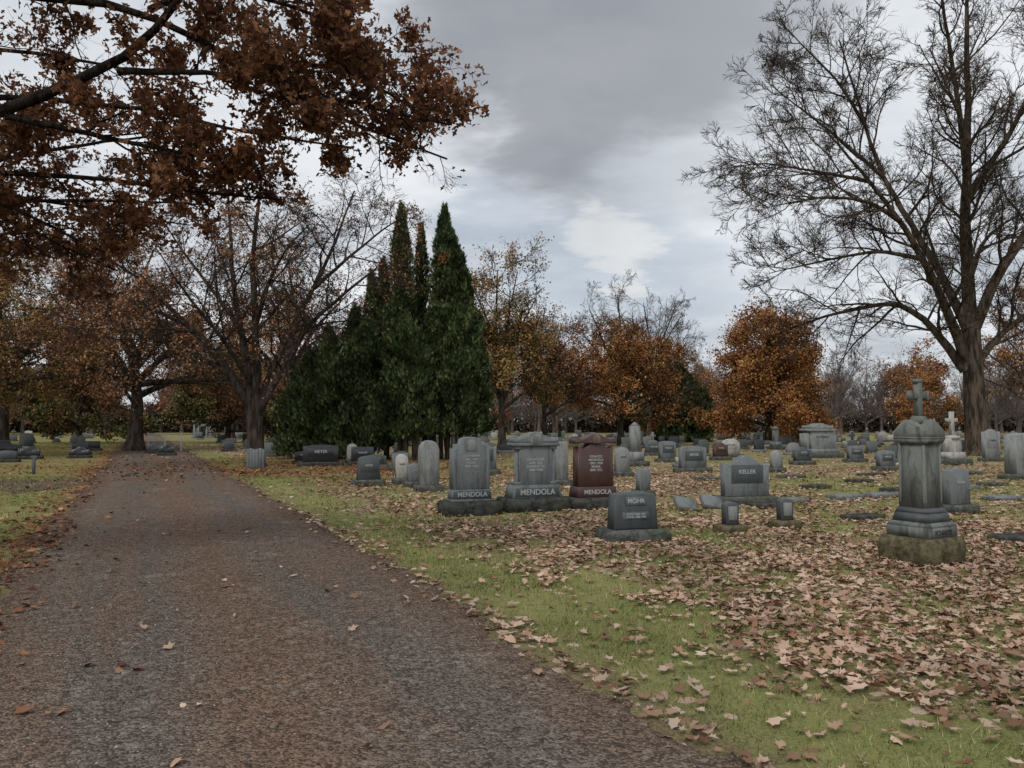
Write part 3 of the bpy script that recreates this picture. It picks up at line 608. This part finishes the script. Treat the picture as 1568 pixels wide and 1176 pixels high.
hs('headstone',2.9,17.2,.35,.62,'flat',G_med,txt=False)
hs('headstone',4.7,15.7,1.2,.98,'serp',G_med,t=.24,drop=.2,rot=math.radians(10)); hs('headstone',8.05,14.1,.62,.82,'oval',G_med,taper=.92)
hs('headstone',6.05,26,1.25,.88,'oval',G_med); hs('headstone',8.85,26,.5,.75,'gable',G_lt,txt=False); hs('headstone',10.7,38,1.3,.9,'arch',G_white,drop=.3); hs('headstone',7.3,40,1.2,.65,'oval',G_dk)
hs('headstone',-7.4,30,1.7,.82,'oval',G_black,bm=R_dk); hs('headstone',-5.9,30.6,1.1,.72,'flat',G_black,bm=R_dk); hs('headstone',-6.7,32.5,.55,.8,'arch',G_white,txt=False); hs('headstone',-5.0,28.6,.9,.5,'oval',G_dk)
hs('headstone',-8.6,32.0,.9,.5,'oval',G_black,bm=R_dk); hs('headstone',-3.9,27,.7,.6,'flat',G_med,txt=False)
hs('headstone',15.0,22.8,1.3,1.35,'oval',G_lt,t=.4); hs('headstone',-.9,25,1.0,1.0,'serp',G_med); hs('headstone',3.4,24,.6,.9,'arch',G_lt)
hs('headstone',13,27,.9,.7,'oval',G_med); hs('headstone',11.6,31,1.,.7,'serp',G_dk); hs('headstone',21,34,1.2,1.4,'serp',G_lt); hs('headstone',14.6,33,1,.7,'flat',G_med)
hs('headstone',17.4,26,1.,.6,'oval',G_dk); hs('headstone',6.6,33,1.,.9,'oval',G_med); hs('headstone',9.4,35,.9,.8,'serp',G_red)
b=MB()
for k in range(6): b.box(.1,.12,.72+.02*math.sin(k*2),0,0,.012,x0=-.265+.106*k)
b.box(.62,.22,.66,0,0,.01,yc=.12); b.obj('ribbed_stone_marker',[G_med],None,(-9.32,28.2,0),.1)
for (x,y,w,h) in [(-22.4,36,1.1,.6),(-20.6,37,1,.55),(-24.5,34,1,.6),(-26,40,1.1,.6),(-22.8,41,1,.7),(-19.8,43,1,.6),(-17.8,40,.9,.6),(-29,44,1.1,.7),(-16.8,46,.8,.6),(-25.4,47,1,.6),(-21.5,33,1,.5)]:
    hs('headstone',x,y,w,h,random.choice(['oval','flat','serp']),random.choice([G_dk,G_black,G_black]),txt=False,bm=R_dk)
for (x,y) in ((3.22,11.5),(4.22,12.05)):
    b=MB(); b.rough(.36,.3,.13,0,1,int(x*9),.015); b.prism(prof(.21,.33,'arch',.05),-.08,.08,0,.015,.13); b.prism([(-.07,0),(.07,0),(.07,.2),(-.07,.2)],-.09,-.078,2,.003,.2)
    b.obj('small_headstone',[G_dk,R_mo,G_lt],None,(x,y,0),math.radians(12))
for (x,y,r) in ((3.25,14.4,.3),(3.8,14.7,.15)):
    b=MB(); b.prism([(-.2,0),(.2,0),(.2,.3),(-.2,.3)],-.06,.06,0,.012)
    o=b.obj('leaning_marker',[G_med],None,(x,y,.02),r); o.rotation_euler=(math.radians(-52),math.radians(12),r)
for (x,y,w) in [(4.9,15.0,.55),(5.75,16,.6),(7.2,16.8,.7),(8.15,17.2,.7),(5.9,13.1,.6),(6.95,10.7,.7),(10.4,16.5,.7),(9.2,18.6,.7),(11.2,19.3,.7),(7.6,19.5,.7),(12.6,20.4,.7),(9.6,21.5,.7),(-1.2,22.6,.6),(5.4,18.6,.7),(13.4,17.6,.7),(8.4,23.4,.8),(11.2,24.2,.8),(14.8,25,.8),(5.6,22.4,.7),(16,20,.7)]:
    b=MB(); b.rough(w,.36,.09,0,0,int(x*50),.008); b.obj('flat_marker',[random.choice([R_gr,R_dk,G_med])],None,(x,y,0),RT)
p=empty('family_monument',(14.8,37.5,0),RT); b=MB()
b.rough(2.2,1.,.25,0,1,9,.02); b.box(1.9,.8,.18,.25); b.box(1.35,.6,.85,.43); 
for sx in (-.8,.8): b.box(.18,.5,.75,.43,x0=sx)
b.box(1.6,.75,.12,1.28); b.prism(prof(1.4,.26,'serp',.14),-.3,.3,0,.02,1.4); b.obj('stone',[G_lt,R_gr],p); letter('HOFFMAN',.16,0,-.303,1.0,L_dk,p)
b=MB(); b.rough(1.2,.8,.25,0,1,10,.02); b.box(.85,.5,.25,.25); b.box(.6,.35,.55,.5); b.frust(.5,.25,.12,1.05,0); b.box(.16,.14,.95,1.17); b.box(.56,.13,.15,1.7)
b.obj('cross_headstone',[G_white,R_gr],None,(17.6,31,0),RT)
b=MB(); b.rough(.8,.8,.2,0,1,11,.02); b.frust(.55,.5,.35,.2,0); b.frust(.4,.3,1.0,.55,0); b.frust(.3,.02,.15,1.55,0); b.obj('obelisk_headstone',[G_lt,R_gr],None,(4.75,30,0),RT)
b=MB(); b.rough(.8,.8,.2,0,1,12,.02); b.frust(.55,.5,.3,.2,0); b.box(.3,.3,.8,.5); b.frust(.4,.1,.2,1.3,0); b.obj('obelisk_headstone',[G_lt,R_gr],None,(17.,50,0),RT)
dm,t=newmat('distant_stones'); r=t.n('ShaderNodeNewGeometry').outputs['Random Per Island']
c=t.ramp(r,[(0,(.06,.068,.07)),(.4,(.12,.13,.13)),(.7,(.18,.19,.19)),(.9,(.26,.265,.25)),(.94,(.42,.41,.38)),(1,(.10,.05,.045))]); finish(t,c,.8,diff=True)
b=MB(); g=np.random.default_rng(601)
e1=np.array([math.cos(RT+.05),math.sin(RT+.05)]); e2=np.array([-e1[1],e1[0]]); cnt=0
trees_xy=[(24,40),(-.6,48),(2.3,54),(8.2,58),(20.,60),(36,48),(14.8,37.5)]
for r_ in np.arange(24,112,4.1):
    for q_ in np.arange(-70,110,2.3 ):
        P=e1*(q_+g.normal(0,.5))+e2*(r_+g.normal(0,.25)); x,y=P
        s=(x+SL*y-2.8)/SC
        if y<28 or y>105 or abs(x)>y*.85+6: continue
        if s>-5.5 and s<3.2: continue
        if s<0 and y<48: continue
        if -12<x<0 and 34<y<40: continue
        if y<40 and g.random()<.5: continue
        if s<0 and g.random()<.6: continue
        if g.random()<.36 or any(math.hypot(x-a,y-c_)<1.2 for a,c_ in trees_xy): continue
        w=g.uniform(.45,1.15); h=g.uniform(.35,.9)*(1.5 if g.random()<.1 else 1); k=len(b.V)
        top=['oval','flat','serp','arch','gable'][g.integers(0,5)]; pr=prof(w*.8,h-.14,top,.08 if top!='arch' else min(.3,w*.4))
        pr=pr[:2]+pr[2::4] 
        b.box(w,.4,.14,0,0,.01); b.prism(pr,-.1,.1,0,.012,.14)
        if g.random()<.05: b.box(.12,.12,.5,h-.02); b.box(.36,.11,.12,h+.2)
        a=RT+g.normal(0,.06); ca,sa=math.cos(a),math.sin(a)
        for i in range(k,len(b.V)): X_,Y_,Z_=b.V[i]; b.V[i]=(x+X_*ca-Y_*sa,y+X_*sa+Y_*ca,Z_)
        cnt+=1
b.obj('distant_headstones',[dm]); print('stones',cnt)
p=empty('mausoleum',(-36.5,92,0),.2); p.scale=(.62,.62,.72); b=MB()
b.box(4.2,5,.3,0); b.box(3.4,4,2.3,.3); b.box(3.9,4.6,.25,2.6); b.prism([(-1.95,0),(1.95,0),(0,.7)],-2.3,2.3,0,.02,2.85); b.box(.9,.06,1.7,.3,1,yc=-2.03)
for sx in (-1.4,-.75,.75,1.4): b.cyl(sx,-2.15,.3,2.6,.14,.12,0)
b.obj('building',[G_lt,G_black],p)
gate_m,tt=newmat('painted_pipe'); finish(tt,(.35,.34,.28),.6)
b=MB()
for x in (-.9,.0,.9): b.cyl(x,0,0,1.1,.04,.04)
b.box(1.9,.05,.05,1.02); b.box(1.9,.05,.05,.6)
b.obj('pipe_gate',[gate_m],None,(-20.6,46,0),.3)
b=MB(); b.box(.09,.06,.5,0); b.box(.2,.03,.14,.46); b.obj('section_marker',[G_dk],None,(-15.4,25,0),0)
# ---------------------------------------------------------------- sky
w=bpy.data.worlds.new('World'); scene.world=w; w.use_nodes=True; w.node_tree.nodes.clear(); t=NT(w.node_tree)
EL,AZ=48,205
sky=t.n('ShaderNodeTexSky',sky_type='NISHITA',sun_disc=False,sun_elevation=math.radians(EL),sun_rotation=math.radians(AZ)).outputs[0]
d=t.vm('NORMALIZE',t.n('ShaderNodeTexCoord').outputs['Generated']).outputs[0]
z=t.n('ShaderNodeSeparateXYZ',{0:d}).outputs[2]; zc=t.math('ADD',t.math('MAXIMUM',z,0.),.2)
pj=t.n('ShaderNodeMapping',{'Vector':t.mul(d,t.math('DIVIDE',1.,zc)),'Location':(3.1,1.7,0),'Scale':(1,1.4,.3)}).outputs[0]
tx=t.n('ShaderNodeTexNoise',{'Vector':pj,'Scale':1.6,'Detail':5.,'Roughness':.58}); v=tx.outputs['Fac']; nv=tx.outputs['Color']
cl=t.ramp(v,[(.34,(.86,.875,.90)),(.44,(.74,.765,.80)),(.53,(.585,.615,.66)),(.64,(.42,.45,.495))])
dv=t.vm('ADD',d,t.vm('MULTIPLY',t.vm('SUBTRACT',nv,(.5,.5,.5)).outputs[0],(.34,.34,.34)).outputs[0]).outputs[0]; dv=t.vm('NORMALIZE',dv).outputs[0]
def blob(az,el,r,soft=.55):
    a,e=math.radians(az),math.radians(el); c=(math.sin(a)*math.cos(e),math.cos(a)*math.cos(e),math.sin(e))
    return t.mr(t.vm('DOT_PRODUCT',dv,c).outputs['Value'],math.cos(math.radians(r*(1+soft))),math.cos(math.radians(r*(1-soft))))
def blobs(L):
    f=None
    for b_ in L:
        q=blob(*b_); f=q if f is None else t.math('MAXIMUM',f,q)
    return f
hz=t.mr(z,.0,.15,1,0); cl=t.mix(t.math('MULTIPLY',hz,.55),cl,(.80,.83,.87))
br=blobs([(22,16,9),(-24,22,12),(24,26,8)]); cl=t.mix(t.math('MULTIPLY',br,.45),cl,(.82,.85,.88))
bl=blobs([(4,11,5),(11,9,4.5),(-2,15,3.5)]); cl=t.mix(t.math('MULTIPLY',bl,.6),cl,(.43,.50,.585))
dk=blobs([(8,26.5,7.5,.4),(1,30,7.5,.4),(13,25,6,.4),(5,22.5,5.5,.4),(6,38,13,.4),(15,32,7,.4)]); cl=t.mix(t.math('MULTIPLY',dk,t.mr(v,.35,.65,1.,.7)),cl,t.mix(t.mr(v,.38,.62),(.37,.38,.40),(.27,.28,.305)))
gl=blobs([(8.5,13.4,1.5,.97),(6.8,14.4,1.3,.97)]); cl=t.mix(t.math('MULTIPLY',gl,.4),cl,(.98,.95,.88))
c=t.mix(.93,sky,t.mul(cl,10.6))
bg=t.n('ShaderNodeBackground',{'Color':c,'Strength':.1}); t.n('ShaderNodeOutputWorld',{0:bg.outputs[0]})
sl=bpy.data.lights.new('sun','SUN'); sl.energy=1.5; sl.angle=math.radians(18); sl.color=(1,.95,.87); so=bpy.data.objects.new('sun',sl); COL.objects.link(so)
a=math.radians(AZ); sd=Vector((math.sin(a)*math.cos(math.radians(EL)),math.cos(a)*math.cos(math.radians(EL)),math.sin(math.radians(EL))))
so.rotation_euler=sd.to_track_quat('Z','Y').to_euler(); so.location=(0,-10,30)
# ---------------------------------------------------------------- camera
cam=bpy.data.cameras.new('camera'); cam.lens=27.18; cam.sensor_width=36; cam.clip_end=4000; co=bpy.data.objects.new('camera',cam); COL.objects.link(co)
co.location=(0,0,1.6); co.rotation_euler=(math.radians(93),0,0); scene.camera=co
